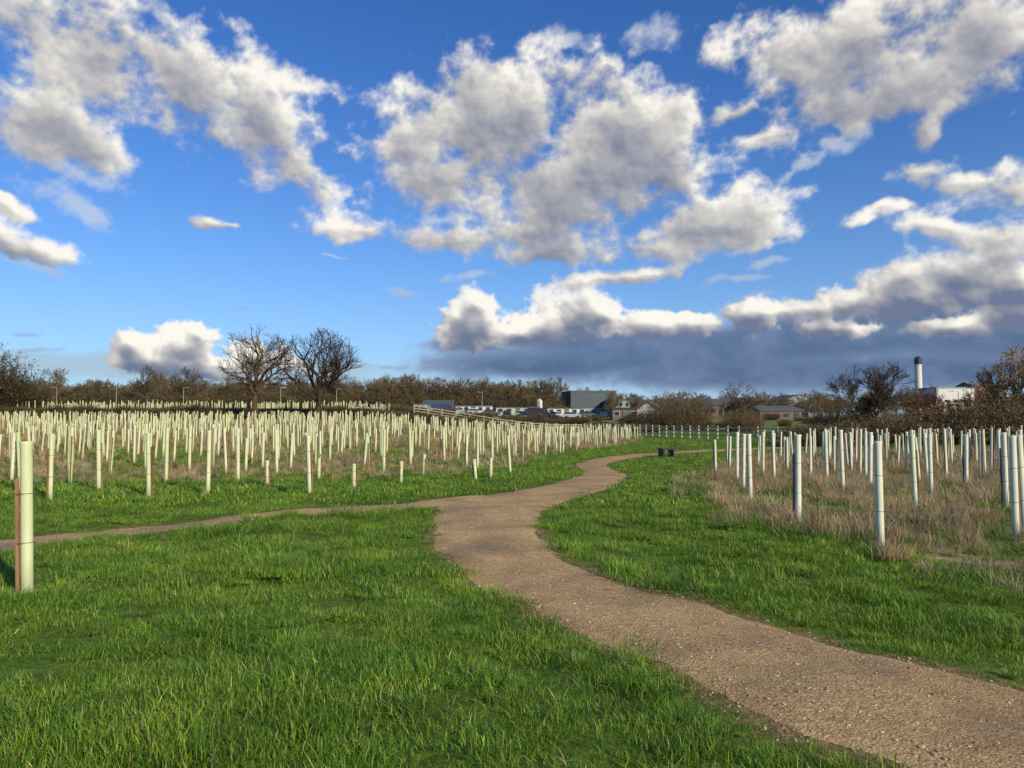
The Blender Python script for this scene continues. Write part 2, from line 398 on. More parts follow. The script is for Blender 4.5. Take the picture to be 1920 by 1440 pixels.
# ------------------------------------------------------------------ tree guards
def guard_mat(name, c0, c1):
    m, nt, b = new_mat(name)
    oi = N(nt, 'ShaderNodeObjectInfo'); tc = N(nt, 'ShaderNodeTexCoord')
    c = ramp(nt, [(0,c0),(1,c1)], oi.outputs['Random'])
    mp_ = N(nt, 'ShaderNodeMapping'); mp_.inputs['Scale'].default_value = (1,1,0.25); nt.links.new(tc.outputs['Object'], mp_.inputs[0])
    n = noise(nt, 9, 6, 0.6, mp_.outputs[0])
    sx = N(nt, 'ShaderNodeSeparateXYZ'); nt.links.new(tc.outputs['Object'], sx.inputs[0])
    dirt = mth(nt, 'MULTIPLY', mth(nt, 'SUBTRACT', 1.0, mth(nt, 'MULTIPLY', sx.outputs[2], 3.0), clamp=True), n, clamp=True)
    c = mix(nt, c, ramp(nt, [(0.3,(0.86,0.88,0.82)),(0.7,(1.04,1.04,1.04))], n), 1.0, 'MULTIPLY')
    c = mix(nt, c, (0.16,0.17,0.07), dirt)
    nt.links.new(c, b.inputs['Base Color']); b.inputs['Roughness'].default_value = 0.5
    t = N(nt, 'ShaderNodeBsdfTranslucent'); nt.links.new(c, t.inputs[0])
    ms = N(nt, 'ShaderNodeMixShader'); ms.inputs[0].default_value = 0.3
    nt.links.new(b.outputs[0], ms.inputs[1]); nt.links.new(t.outputs[0], ms.inputs[2])
    nt.links.new(ms.outputs[0], nt.nodes['Material Output'].inputs[0])
    return m
M_gl = guard_mat('guard_plastic_green', (0.76,0.82,0.45), (0.90,0.89,0.64))
M_gr = guard_mat('guard_plastic_pale', (0.86,0.88,0.68), (0.93,0.92,0.81))
M_stake, nt, b = new_mat('stake_timber')
tc = N(nt,'ShaderNodeTexCoord'); mpn = N(nt,'ShaderNodeMapping'); mpn.inputs['Scale'].default_value=(30,30,2); nt.links.new(tc.outputs['Object'], mpn.inputs[0])
oi = N(nt, 'ShaderNodeObjectInfo')
c = ramp(nt, [(0.3,(0.12,0.06,0.03)),(0.7,(0.32,0.17,0.085))], noise(nt,1.5,5,0.6,mpn.outputs[0]))
nt.links.new(mix(nt, c, ramp(nt,[(0,(0.6,0.6,0.62)),(1,(1.25,1.2,1.15))], oi.outputs['Random']), 1.0,'MULTIPLY'), b.inputs['Base Color']); b.inputs['Roughness'].default_value=0.85
M_tie = simple('cable_tie', (0.05,0.05,0.045), 0.5)
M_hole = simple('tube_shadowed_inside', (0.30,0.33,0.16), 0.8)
def guard_mesh(h, r, stake_h, mat, sides=14, tie=True, wide=1.0):
    v, f, fm = [], [], []
    prof = [(r,-0.03),(r,h*0.45),(r*1.0,h-0.05),(r*1.10,h-0.015),(r*1.16,h),(r*1.08,h-0.006),(r*0.94,h-0.03),(r*0.94,h*0.5),(r*0.94,0.05)]
    for pr, pz_ in prof:
        for k in range(sides):
            a = 2*math.pi*k/sides; v.append((pr*math.cos(a), pr*math.sin(a), pz_))
    for i in range(len(prof)-1):
        for k in range(sides):
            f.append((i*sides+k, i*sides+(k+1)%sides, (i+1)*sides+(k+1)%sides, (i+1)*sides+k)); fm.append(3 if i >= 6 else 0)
    def box(x0,x1,y0,y1,z0,z1,mi,top=0.0):
        n = len(v)
        v.extend([(x0,y0,z0),(x1,y0,z0),(x1,y1,z0),(x0,y1,z0),(x0,y0,z1),(x1,y0,z1-top),(x1,y1,z1-top),(x0,y1,z1)])
        for q in [(0,3,2,1),(4,5,6,7),(0,1,5,4),(1,2,6,5),(2,3,7,6),(3,0,4,7)]: f.append(tuple(n+i for i in q)); fm.append(mi)
    w = 0.013*wide
    box(r+0.005, r+0.005+2*w, -w, w, -0.05, stake_h, 1, 0.008)
    if tie:
        for zt in (stake_h*0.45, stake_h*0.86):
            n = len(v); K = 18
            for k in range(K):
                a = 2*math.pi*k/K
                e = 1.04*r
                px = e*math.cos(a)+(0.033 if math.cos(a) > 0.3 else 0); py = e*math.sin(a)
                v.append((px,py,zt)); v.append((px,py,zt+0.005))
            for k in range(K):
                a_, b_ = n+2*k, n+2*((k+1)%K); f.append((a_, b_, b_+1, a_+1)); fm.append(2)
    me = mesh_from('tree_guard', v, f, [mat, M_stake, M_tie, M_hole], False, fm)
    sm = np.array(fm) != 1; me.polygons.foreach_set('use_smooth', sm)
    return me
rG = 0.044
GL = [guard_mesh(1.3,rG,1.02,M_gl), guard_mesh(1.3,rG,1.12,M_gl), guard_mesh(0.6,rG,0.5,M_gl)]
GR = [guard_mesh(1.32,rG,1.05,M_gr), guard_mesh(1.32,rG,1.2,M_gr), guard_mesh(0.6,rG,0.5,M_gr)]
def guard(x, y, kind, zrot, sc=1.0, tx=0.0, ty=0.0):
    obj('tree_guard', kind, (x, y, tz(x, y)), (tx, ty, zrot), (1,1,sc))
obj('tree_guard', guard_mesh(1.3,0.05,1.0,M_gl,20,True,1.25), (-4.35,6.78,tz(-4.35,6.78)), (0,0.03,math.radians(212)), (1,1,1.07))
LN = [(-9.1,14.8,0),(-10.6,18,0),(-8.97,16.3,0),(-11.1,20.7,0),(-7.4,15.3,0),(-8.3,18,0),(-6.4,15.8,0),(-6.9,18.9,0),(-6.8,21.7,0),(-4.2,15.6,0),(-5,19.4,2),(-3.6,17.1,2),(-5.8,17.8,2),(-2.8,18.9,2),(-2.5,21.2,2),(-0.96,20,2),(-0.6,21,2),(-0.05,23.3,0),(-3.9,22.8,0),(-2.7,30,0),(-12.8,19.2,0),(-10.6,16.2,0),(-13,22,0),(-9.6,22.3,0),(-1.2,26,0)]
RN = [(4.37,8.93,0),(4.17,10.96,0),(4.7,14.8,0),(7.3,13.6,0),(7.1,16.1,0),(9.1,16.3,0),(6.6,9.86,0),(6.95,10.2,0),(8.95,13.6,0),(6.0,20,0),(8.4,20,0),(7.8,23.3,1),(8.4,17.6,0),(10.9,18,0),(5.3,17.2,1),(11.8,17.4,0),(9.9,21,0)]
for i,(x,y,t) in enumerate(LN):
    tl = 0.14 if (x,y) in [(-0.96,20),(-0.05,23.3)] else random.gauss(0,0.02)
    guard(x, y, GL[t] if t else GL[i%2], random.uniform(0,6.28), random.uniform(0.94,1.06), random.gauss(0,0.02), tl)
for i,(x,y,t) in enumerate(RN):
    guard(x, y, GR[t], random.choice([0.2,-0.3,2.4,1.2,0.6]), random.uniform(0.95,1.05), random.gauss(0,0.015), random.gauss(0,0.015))
def gridpts(polyf, sp, x0,x1,y0,y1, jit, near=None, drop=0.06, margin=-0.7):
    gx, gy = np.meshgrid(np.arange(x0,x1,sp), np.arange(y0,y1,sp))
    an = 0.12
    gx = gx.ravel(); gy = gy.ravel()
    X = gx*math.cos(an)-(gy-y0)*math.sin(an)+rng.normal(0,jit,gx.size); Y = gy+gx*math.sin(an)*0.6+rng.normal(0,jit,gx.size)
    k = (inside_sd(polyf, X, Y) < margin)&(rng.random(X.size) > drop)&(np.abs(X) < 0.82*Y+4)
    X, Y = X[k], Y[k]
    if near:
        nr = np.array([(q[0],q[1]) for q in near]); dd = np.min(np.hypot(X[:,None]-nr[:,0], Y[:,None]-nr[:,1]), axis=1); X, Y = X[dd > 1.2], Y[dd > 1.2]
    return X, Y
def mass(name, X, Y, meshes, smin=0.88, smax=1.08, wid=1.0):
    n = len(X)
    protos = [bpy.data.objects.new('tree_guard_tube', m) for m in meshes]
    sc = np.c_[np.full(n,wid), np.full(n,wid), rng.uniform(smin,smax,n)]
    scatter(name, np.c_[X,Y,terrain(X,Y)], np.c_[rng.normal(0,.03,n), rng.normal(0,.03,n), rng.uniform(0,6.28,n)], sc, protos)
lfp = [(-75,20.5),(-5,20.5),(-1.5,24),(0.5,32),(4,42),(8.5,53),(14,75),(15,93),(-90,93)]
X, Y = gridpts(lfp, 1.65, -90, 40, 5, 110, 0.30, LN, 0.10)
m_l = [guard_mesh(1.3,rG,1.02,M_gl,8,False), guard_mesh(1.3,rG,1.2,M_gl,8,False), guard_mesh(1.18,rG,0.9,M_gl,8,False)]
mass('tree_guard_plantation', X, Y, m_l, 0.82, 1.1)
rfp = [(5.3,18),(6.6,25.5),(9,32),(12.5,37),(18,44),(48,46),(48,14),(13,15)]
X, Y = gridpts(rfp, 1.5, -5, 70, 0, 60, 0.25, RN, 0.08, -0.2)
m_r = [guard_mesh(1.28,rG,1.0,M_gr,8,False), guard_mesh(1.32,rG,1.2,M_gr,8,False), guard_mesh(1.36,rG,1.5,M_gr,8,False)]
mass('tree_guard_plantation', X, Y, m_r, 0.85, 1.15)
X, Y = gridpts([(-140,110),(-18,110),(-20,150),(-140,160)], 2.3, -160, 20, 105, 190, 0.4)
mass('tree_guard_plantation', X, Y, m_l, 0.85, 1.05, 1.2)

# ------------------------------------------------------------------ trees
def bark(name, c0, c1):
    m, nt, b = new_mat(name)
    tc = N(nt,'ShaderNodeTexCoord'); oi = N(nt,'ShaderNodeObjectInfo')
    c = ramp(nt, [(0.3,c0),(0.7,c1)], noise(nt,4,6,0.7,tc.outputs['Object']))
    c = mix(nt, c, ramp(nt,[(0,(0.7,0.72,0.75)),(1,(1.3,1.2,1.05))], oi.outputs['Random']), 1.0,'MULTIPLY')
    nt.links.new(c, b.inputs['Base Color']); b.inputs['Roughness'].default_value = 0.9; b.inputs['Specular IOR Level'].default_value = 0.2
    return m
M_oak = bark('oak_bark', (0.040,0.027,0.015), (0.09,0.06,0.033))
M_wood = bark('woodland_bark', (0.085,0.065,0.036), (0.18,0.14,0.08))
M_haw = bark('hawthorn_bark', (0.06,0.043,0.026), (0.13,0.095,0.055))
M_gold = bark('willow_bark', (0.24,0.15,0.05), (0.40,0.26,0.10))
M_red = bark('dogwood_bark', (0.12,0.045,0.022), (0.25,0.10,0.045))
def tubes(name, segs, mat, kmin=3):
    S = np.array([(*a, *b_, r0, r1) for a, b_, r0, r1 in segs])
    vs, fs, base = [], [], 0
    big = S[:,6] > 0.07
    for sel, k in ((big, 8), (~big, kmin)):
        Q = S[sel]
        if len(Q) == 0: continue
        A, B = Q[:,:3], Q[:,3:6]; ax = B-A; ax /= np.linalg.norm(ax,axis=1)[:,None]+1e-9
        ref = np.where(np.abs(ax[:,2:3]) > 0.9, np.array([[1.,0,0]]), np.array([[0,0,1.]]))
        u = np.cross(ax, ref); u /= np.linalg.norm(u,axis=1)[:,None]; w = np.cross(ax, u)
        an = np.arange(k)*2*np.pi/k
        ring = u[:,None,:]*np.cos(an)[None,:,None]+w[:,None,:]*np.sin(an)[None,:,None]
        v = np.stack([A[:,None,:]+ring*Q[:,6][:,None,None], B[:,None,:]+ring*Q[:,7][:,None,None]], 1).reshape(-1,3)
        n = len(Q); o_ = base+np.arange(n)[:,None]*2*k; i = np.arange(k)[None,:]; j = (i+1) % k
        fs.append(np.stack([o_+i, o_+j, o_+k+j, o_+k+i], -1).reshape(-1,4)); vs.append(v); base += len(v)
    return mesh_from(name, np.vstack(vs), np.vstack(fs), [mat], True)
def grow(seed, starts, env_c, env_r, maxd, kids, wob, rmin, up=0.06, ratio=0.62, seglen=0.55, cap=14000):
    R = random.Random(seed); segs = []
    ec = Vector(env_c); er = Vector(env_r)
    def out(p):
        q = p-ec; return (q.x/er.x)**2+(q.y/er.y)**2+(q.z/er.z)**2
    st = [(Vector(p), Vector(d).normalized(), L, r, 0, first) for p, d, L, r, first in starts]
    while st and len(segs) < cap:
        p, d, L, r, dep, first = st.pop(0)
        n = max(2, int(round(L/(seglen*(0.8**dep))))); sl = L/n
        r_end = max(rmin, r*0.45); spawn = []
        for i in range(n):
            t0, t1 = i/n, (i+1)/n
            wv = Vector((R.gauss(0,1), R.gauss(0,1), R.gauss(0,1)))*wob*(0.35 if (dep == 0 and first) else 1)
            d = (d+wv+Vector((0,0,up))).normalized()
            p2 = p+d*sl
            segs.append((p[:], p2[:], max(rmin, r+(r_end-r)*t0), max(rmin, r+(r_end-r)*t1)))
            p = p2
            if dep > 0 and out(p) > 1.0+R.uniform(-0.12,0.16): break
            if dep < maxd:
                if t1 > (0.55 if (dep == 0 and first) else 0.2):
                    m = kids[min(dep, len(kids)-1)]/n
                    c = int(m)+(R.random() < m-int(m))
                    for _ in range(c): spawn.append((p.copy(), d.copy(), t1, r+(r_end-r)*t1))
        if dep < maxd:
            spawn += [(p.copy(), d.copy(), 1.0, r_end*1.2)]*2
            for sp, sdir, t, rr_ in spawn:
                perp = sdir.cross(Vector((R.gauss(0,1), R.gauss(0,1), R.gauss(0,1))))
                if perp.length < 1e-3: continue
                perp.normalize()
                a = R.uniform(0.4, 1.0)
                nd = (sdir*math.cos(a)+perp*math.sin(a)).normalized()
                if nd.z < -0.25: nd.z *= -0.3
                st.append((sp, nd, L*ratio*R.uniform(0.7,1.2)*(1.0 if t < 0.9 else 0.9), max(rmin, min(rr_*0.75, r*0.62)), dep+1, False))
    return segs
s1 = grow(11, [((0,0,-0.2),(0.02,0,1),5.0,0.46,True),((0,0,3.4),(-0.75,0.1,0.8),4.2,0.27,False),((0.02,0,4.0),(0.7,-0.2,0.75),4.0,0.25,False),((0.05,0,4.5),(-0.1,0.6,1),4.5,0.25,False)],
          (-0.2,0,7.9), (4.5,4.2,4.3), 5, [4,3.4,3,2.6,2], 0.17, 0.012, 0.05, 0.68, cap=7500)
me = tubes('oak_tree', s1, M_oak); obj('oak_tree', me, (-32.6,95,tz(-32.6,95)))
s2 = grow(23, [((0,0,-0.2),(0.0,0,1),3.9,0.48,True),((0,0,2.8),(-0.9,0.1,0.6),4.4,0.24,False),((0,0,3.0),(0.95,-0.1,0.55),4.6,0.25,False),((0,0,3.3),(0.1,0.9,0.7),4.2,0.22,False),((0,0,3.4),(0.5,-0.6,0.9),4.6,0.24,False),((0,0,3.5),(-0.4,-0.3,1.1),4.6,0.24,False)],
          (0.3,0,6.9), (5.2,4.8,4.6), 5, [4.5,3.6,3,2.6,2], 0.11, 0.012, 0.05, 0.70, cap=9500)
me = tubes('oak_tree', s2, M_oak); obj('oak_tree', me, (-24.8,95,tz(-24.8,95)))
def bare(seed, h, w, mat, name, rm=0.035, cap=2600, trunk=0.25):
    s = grow(seed, [((0,0,-0.2),(0.03,0,1),h*trunk+1,h*0.022,True),((0,0,h*trunk*0.8),(-0.6,0.3,0.9),h*0.36,h*0.013,False),((0,0,h*trunk),(0.6,-0.3,0.9),h*0.36,h*0.013,False),((0,0,h*trunk*1.1),(0.1,0.2,1),h*0.42,h*0.015,False)],
             (0,0,h*0.60), (w/2,w/2,h*0.42), 5, [5,4,4,3,3], 0.13, rm, 0.09, 0.64, 0.6, cap)
    return tubes(name, s, mat)
wood_m = [bare(100+i, 10.5, 7.5+i%3, M_wood, 'woodland_tree', 0.034, 2700) for i in range(6)]
def brush(seed, w, h, mat, leafcols, name, ntw=500, nlf=2500, lf=0.10, rm=0.014):
    R = random.Random(seed); segs = []
    for i in range(ntw):
        a = R.uniform(0,6.28); rr = w/2*math.sqrt(R.random())*0.75
        p = Vector((rr*math.cos(a), rr*math.sin(a), 0)); d = Vector((math.cos(a)*rr/w*1.1+R.gauss(0,.25), math.sin(a)*rr/w*1.1+R.gauss(0,.25), 1)).normalized()
        hh = h*R.uniform(0.5,1.08)*(1-0.55*(rr/(w/2))**2); n = 4
        for k in range(n):
            q = p+d*hh/n; segs.append((p[:], q[:], rm*(1.6-k*0.3), rm*(1.3-k*0.3))); 
            for _ in range(2):
                dd = (d+Vector((R.gauss(0,.6),R.gauss(0,.6),R.gauss(0,.4)))).normalized(); segs.append((q[:], (q+dd*hh*0.16)[:], rm*0.8, rm*0.6))
            p = q; d = (d+Vector((R.gauss(0,.14),R.gauss(0,.14),0))).normalized()
    me = tubes(name, segs, mat)
    if nlf:
        nodes = np.array([s_[1] for s_ in segs]); pick = nodes[rng.integers(0,len(nodes),nlf)]+rng.normal(0,0.14,(nlf,3))
        u = rng.normal(0,1,(nlf,3)); u /= np.linalg.norm(u,axis=1)[:,None]; w_ = np.cross(u, rng.normal(0,1,(nlf,3))); w_ /= np.linalg.norm(w_,axis=1)[:,None]
        s_ = rng.uniform(0.5,1.2,(nlf,1))*lf
        v = np.stack([pick-u*s_, pick+w_*s_*0.5, pick+u*s_, pick-w_*s_*0.5], 1).reshape(-1,3)
        f = np.arange(nlf*4).reshape(-1,4)
        lm = leaf_mat(name+'_leaves', 0.3, 0.0, 0.7)
        m2 = mesh_from(name+'_l', v, f, [lm])
        cols = np.array(leafcols)[rng.integers(0,len(leafcols),nlf)]*rng.uniform(0.7,1.3,(nlf,1))
        cols = np.repeat(np.c_[cols, np.ones(nlf)], 4, 0)
        a = m2.attributes.new('tint','FLOAT_COLOR','POINT'); a.data.foreach_set('color', cols.astype(np.float32).ravel())
        import bmesh
        me.materials.append(lm)
        bm = bmesh.new(); bm.from_mesh(me); nf = len(bm.faces)
        lay = bm.verts.layers.float_color.new('tint')
        bm.from_mesh(m2); bm.faces.ensure_lookup_table()
        for fc in bm.faces[nf:]: fc.material_index = 1
        bm.to_mesh(me); bm.free()
    return me
BR = [(0.09,0.062,0.033),(0.14,0.097,0.05),(0.065,0.060,0.026),(0.05,0.037,0.02)]
OL = [(0.07,0.08,0.03),(0.12,0.11,0.04),(0.10,0.07,0.035),(0.05,0.055,0.02)]
hedge_m = [brush(200+i, 4.5, 3.6, M_wood, BR, 'hedge_shrub', 300, 3200, 0.13) for i in range(3)]
bushb = brush(210, 9, 5.2, M_wood, BR, 'bush', 600, 3500, 0.12, 0.02)
olive = [brush(220, 8, 7.5, M_oak, OL, 'evergreen_bush', 500, 9000, 0.16, 0.02)]

def wood_mass(name, items, protos):
    a = np.array(items); n = len(a)
    sc = np.c_[a[:,3], a[:,3], a[:,2]]
    scatter(name, np.c_[a[:,0], a[:,1], terrain(a[:,0],a[:,1])-0.1], np.c_[np.zeros(n),np.zeros(n),rng.uniform(0,6.28,n)], sc, protos)
items = []
for row, (yy, hs) in enumerate([(215,0.98),(225,1.05),(238,1.12)]):
    s = -0.78
    while s < 0.14:
        hh = hs*random.uniform(0.80,1.08)*(1.0 if s > -0.18 else 0.92)*(0.9 if s < -0.5 else 1)
        yv = yy+random.uniform(-4,4); yv = yv+(70 if s > 0.06 else 0)
        items.append((s*yv, yv, hh, random.uniform(0.8,1.2))); s += random.uniform(0.010,0.017)
wood_mass('distant_woodland', items, [bpy.data.objects.new('woodland_tree', m) for m in wood_m])
items = []
for yy in (212, 222, 234):
    s = -0.8
    while s < 0.15:
        yv = yy+random.uniform(-3,3)+(70 if s > 0.06 else 0)
        items.append((s*yv, yv, random.uniform(1.1,1.8), random.uniform(1.4,2.2))); s += 0.016
wood_mass('woodland_understorey', items, [bpy.data.objects.new('hedge_shrub', m) for m in hedge_m])
items = []
for yy in (330, 345):
    s = 0.13
    while s < 0.85:
        yv = yy+random.uniform(-6,6); items.append((s*yv, yv, random.uniform(0.75,1.15)*(1.0 if s < 0.45 else 1.2), random.uniform(1.0,1.5))); s += random.uniform(0.010,0.018)
wood_mass('distant_treeline', items, [bpy.data.objects.new('woodland_tree', m) for m in wood_m])
# garden and roadside trees between the industrial buildings
items = []
for k in range(34):
    s = random.uniform(0.13, 0.44); yv = random.uniform(165, 235)
    items.append((s*yv, yv, random.uniform(0.35,0.62), random.uniform(0.45,0.75)))
wood_mass('roadside_trees', items, [bpy.data.objects.new('woodland_tree', m) for m in wood_m])
items = []
for k in range(60):
    s = random.uniform(-0.16, 0.46); yv = random.uniform(118, 160)
    items.append((s*yv, yv, random.uniform(0.2,0.5), random.uniform(0.4,0.9)))
wood_mass('scrub', items, [bpy.data.objects.new('hedge_shrub', m) for m in hedge_m])
items = []
s = -0.8
while s < 0.02:
    for yy in (99, 103):
        yv = yy+random.uniform(-1.5,1.5); items.append((s*yv, yv, random.uniform(0.16,0.36), random.uniform(0.4,0.7)))
    s += 0.013
while s < 0.2:
    yv = 108+random.uniform(-1.5,1.5); items.append((s*yv, yv, random.uniform(0.2,0.4), random.uniform(0.5,0.8))); s += 0.012
wood_mass('bramble_bank', items, [bpy.data.objects.new('bramble', m) for m in hedge_m])
for (s, d, h, w) in [(-0.615,170,0.95,1.0),(-0.49,165,0.95,0.9),(-0.47,175,0.9,0.8),(-0.435,170,0.92,1.0),(-0.29,190,0.95,0.9),(-0.56,185,0.75,0.8)]:
    obj('bare_tree', wood_m[random.randrange(6)], (s*d, d, tz(s*d,d)), (0,0,random.uniform(0,6)), (w,w,h))
obj('evergreen_bush', olive[0], (-0.70*110,110,tz(-77,110)-0.3), (0,0,1), (1.2,1.2,1.1))
obj('evergreen_bush', olive[0], (-0.66*125,125,tz(-82,125)-0.3), (0,0,3), (1.0,1.0,0.7))
items = []
for yy in (53, 56, 60):
    s = 0.40
    while s < 0.85:
        yv = yy+(s-0.4)*6+random.uniform(-1,1)
        hh = (0.45+0.38*ss(0.44,0.62,s))*random.uniform(0.75,1.15)
        items.append((s*yv, yv, float(hh), random.uniform(0.75,1.0))); s += 0.028
wood_mass('hedgerow', items, [bpy.data.objects.new('hedge_shrub', m) for m in hedge_m])
t = bare(301, 10.5, 11, M_haw, 'hawthorn_tree', 0.022, 14000, 0.14)
obj('hawthorn_tree', t, (0.475*78,78,tz(37,78)), (0,0,0.5), (0.76,0.76,0.78))
t2 = bare(302, 10.5, 9.5, M_gold, 'willow_tree', 0.022, 12000, 0.16)
obj('willow_tree', t2, (0.672*62,62,tz(41.7,62)), (0,0,0.4), (0.74,0.74,0.76))
t3 = bare(303, 10.5, 10, M_red, 'red_twigged_tree', 0.025, 8000, 0.12)
obj('red_twigged_tree', t3, (0.557*64,64,tz(35.6,64)), (0,0,0.9), (0.5,0.5,0.50))
obj('red_twigged_tree', t3, (0.62*66,66,tz(41,66)), (0,0,2.9), (0.5,0.5,0.52))
t4 = bare(304, 10.5, 7, M_haw, 'ash_tree', 0.02, 4000, 0.2)
obj('ash_tree', t4, (0.305*115,115,tz(35,115)), (0,0,0.2), (0.72,0.72,0.74))
obj('bush', bushb, (0.222*118,118,tz(26,118)-0.2), (0,0,0.2), (1.15,1.15,1.15))
obj('bush', bushb, (0.17*135,135,tz(23,135)-0.2), (0,0,1.2), (0.6,0.6,0.55))
obj('bush', bushb, (0.31*112,112,tz(34,112)-0.2), (0,0,2.2), (0.7,0.7,0.7))
obj('bush', bushb, (0.44*85,85,tz(37,85)-0.2), (0,0,3.2), (0.8,0.8,0.75))
obj('bush', bushb, (0.52*80,80,tz(41,80)-0.2), (0,0,4.2), (1.0,1.0,0.7))

# ------------------------------------------------------------------ buildings
def boxm(name, x0,x1,y0,y1,z0,z1, mat, parent, link=True):
    v = [(x0,y0,z0),(x1,y0,z0),(x1,y1,z0),(x0,y1,z0),(x0,y0,z1),(x1,y0,z1),(x1,y1,z1),(x0,y1,z1)]
    me = mesh_from(name, v, [(0,3,2,1),(4,5,6,7),(0,1,5,4),(1,2,6,5),(2,3,7,6),(3,0,4,7)], [mat])
    return obj(name, me, parent=parent)
def empty(name, x, y, rot=0, dz=0):
    o = bpy.data.objects.new(name, None); COL.objects.link(o); o.location = (x,y,tz(x,y)+dz); o.rotation_euler = (0,0,rot); return o
def clad(name, col, sc=1.2):
    m, nt, b = new_mat(name)
    tc = N(nt,'ShaderNodeTexCoord'); w = N(nt,'ShaderNodeTexWave'); w.inputs['Scale'].default_value = sc; nt.links.new(tc.outputs['Object'], w.inputs[0])
    c = mix(nt, tuple(x*0.8 for x in col), tuple(min(1,x*1.1) for x in col), w.outputs['Fac'])
    nt.links.new(mix(nt, c, ramp(nt,[(0.3,(0.85,)*3),(0.7,(1.08,)*3)], noise(nt,0.5,5,0.6,tc.outputs['Object'])),1.0,'MULTIPLY'), b.inputs['Base Color'])
    b.inputs['Roughness'].default_value = 0.55; return m
M_dk = clad('dark_cladding', (0.055,0.075,0.095)); M_lt = clad('light_cladding', (0.22,0.245,0.26)); M_wh = simple('white_render', (0.58,0.57,0.53), 0.7)
M_cr = simple('cream_panel', (0.42,0.42,0.34), 0.6); M_gls = simple('window_glass', (0.03,0.04,0.05), 0.12); M_rf = simple('roof_felt', (0.09,0.09,0.10), 0.8)
M_brk = simple('red_brown_brick', (0.15,0.10,0.075), 0.85); M_bl = simple('black_steel', (0.02,0.02,0.022), 0.5); M_gs = simple('galvanised_steel', (0.35,0.36,0.37), 0.5, 0.4)
M_tim = simple('weathered_timber', (0.42,0.36,0.27), 0.85); M_grn = simple('green_door', (0.05,0.18,0.12), 0.5)
def flat_building(name, x, y, w, dp, h, wall, roofm, rot=0, rows=1, cols=6, winh=1.1, parapet=0.35, band=None):
    e = empty(name, x, y, rot, -0.3)
    boxm('walls', -w/2,w/2,0,dp,0,h, wall, e)
    boxm('roof', -w/2-0.15,w/2+0.15,-0.15,dp+0.15,h,h+parapet, roofm, e)
    if band: boxm('lower_wall_band', -w/2-0.06,w/2+0.06,-0.06,dp+0.06,0,h*0.38, band, e)
    sh = h/(rows+0.3)
    for r in range(rows):
        for c in range(cols):
            cx = -w/2+(c+0.5)*w/cols; zz = 0.95+r*sh
            ww = w/cols*0.55
            if r == 0 and c == cols//2: boxm('door', cx-0.55,cx+0.55,-0.11,0.02,0.3,2.4, M_grn, e); continue
            boxm('window_frame', cx-ww/2-0.08,cx+ww/2+0.08,-0.09,0.02,zz-0.08+0.3,zz+winh+0.38, M_wh, e)
            boxm('window', cx-ww/2,cx+ww/2,-0.12,0.02,zz+0.3,zz+winh+0.3, M_gls, e)
    return e
def gable_building(name, x, y, w, dp, h, rise, wall, roofm, rot=0, cols=3, axis='x', door=True):
    e = empty(name, x, y, rot, -0.3)
    boxm('walls', -w/2,w/2,0,dp,0,h, wall, e)
    o_ = 0.3
    if axis == 'x':
        me = mesh_from('gable', [(-w/2,0,h),(w/2,0,h),(0,0,h+rise),(-w/2,dp,h),(w/2,dp,h),(0,dp,h+rise)], [(0,1,2),(3,5,4)], [wall]); obj('gable', me, parent=e)
        s = rise/(w/2)
        v = [(-w/2-o_,-o_,h-o_*s+.05),(0,-o_,h+rise+.05),(w/2+o_,-o_,h-o_*s+.05),(-w/2-o_,dp+o_,h-o_*s+.05),(0,dp+o_,h+rise+.05),(w/2+o_,dp+o_,h-o_*s+.05)]
        v += [(a,b_,c+0.18) for a,b_,c in v]
        f = [(0,1,4,3),(1,2,5,4),(6,9,10,7),(7,10,11,8),(0,6,7,1),(1,7,8,2),(3,4,10,9),(4,5,11,10),(0,3,9,6),(2,8,11,5)]
    else:
        v = [(-w/2-o_,-o_,h),(w/2+o_,-o_,h),(w/2+o_,dp/2,h+rise),(-w/2-o_,dp/2,h+rise),(-w/2-o_,dp+o_,h),(w/2+o_,dp+o_,h)]
        v += [(a,b_,c+0.2) for a,b_,c in v]
        f = [(0,1,2,3),(3,2,5,4),(6,9,8,7),(9,10,11,8),(0,6,7,1),(4,5,11,10),(0,3,9,6),(3,4,10,9),(1,7,8,2),(2,8,11,5)]
        me = mesh_from('gable', [(-w/2,0,h),(-w/2,dp,h),(-w/2,dp/2,h+rise),(w/2,0,h),(w/2,dp,h),(w/2,dp/2,h+rise)], [(0,2,1),(3,4,5)], [wall]); obj('gable', me, parent=e)
    obj('roof', mesh_from('roof', v, f, [roofm]), parent=e)
    for c in range(cols):
        cx = -w/2+(c+0.5)*w/cols; ww = w/cols*0.45
        if door and c == cols-1: boxm('door', cx-ww/2,cx+ww/2,-0.1,0.02,0.3,min(h-0.3,2.6), M_bl, e); continue
        boxm('window', cx-ww/2,cx+ww/2,-0.1,0.02,h*0.42,h*0.42+min(1.4,h*0.3), M_gls, e)
    return e
flat_building('industrial_hall', 24.6, 225, 14.0, 14, 7.9, M_dk, M_dk, 0.12, 1, 5, 1.3, 0.4, M_lt)
flat_building('office_block', 31.5, 216, 5.5, 9, 5.0, M_lt, M_rf, 0.12, 2, 3)
for i,(x,w,y) in enumerate([(-9.5,9,185),(1.5,11,187),(13.5,9.5,184),(-21,8,190)]):
    flat_building('modular_building', x, y, w, 4, 2.35, M_cr if i%2 else M_wh, M_rf, 0.04*(i-1), 1, 5, 0.9, 0.2)
gable_building('white_house', 27.4, 150, 4.6, 6, 2.7, 1.6, M_wh, M_brk, -0.35, 3)
flat_building('canopy_building', 24.0, 158, 5.5, 5, 2.6, M_brk, M_bl, 0, 1, 3, 0.9, 0.35)
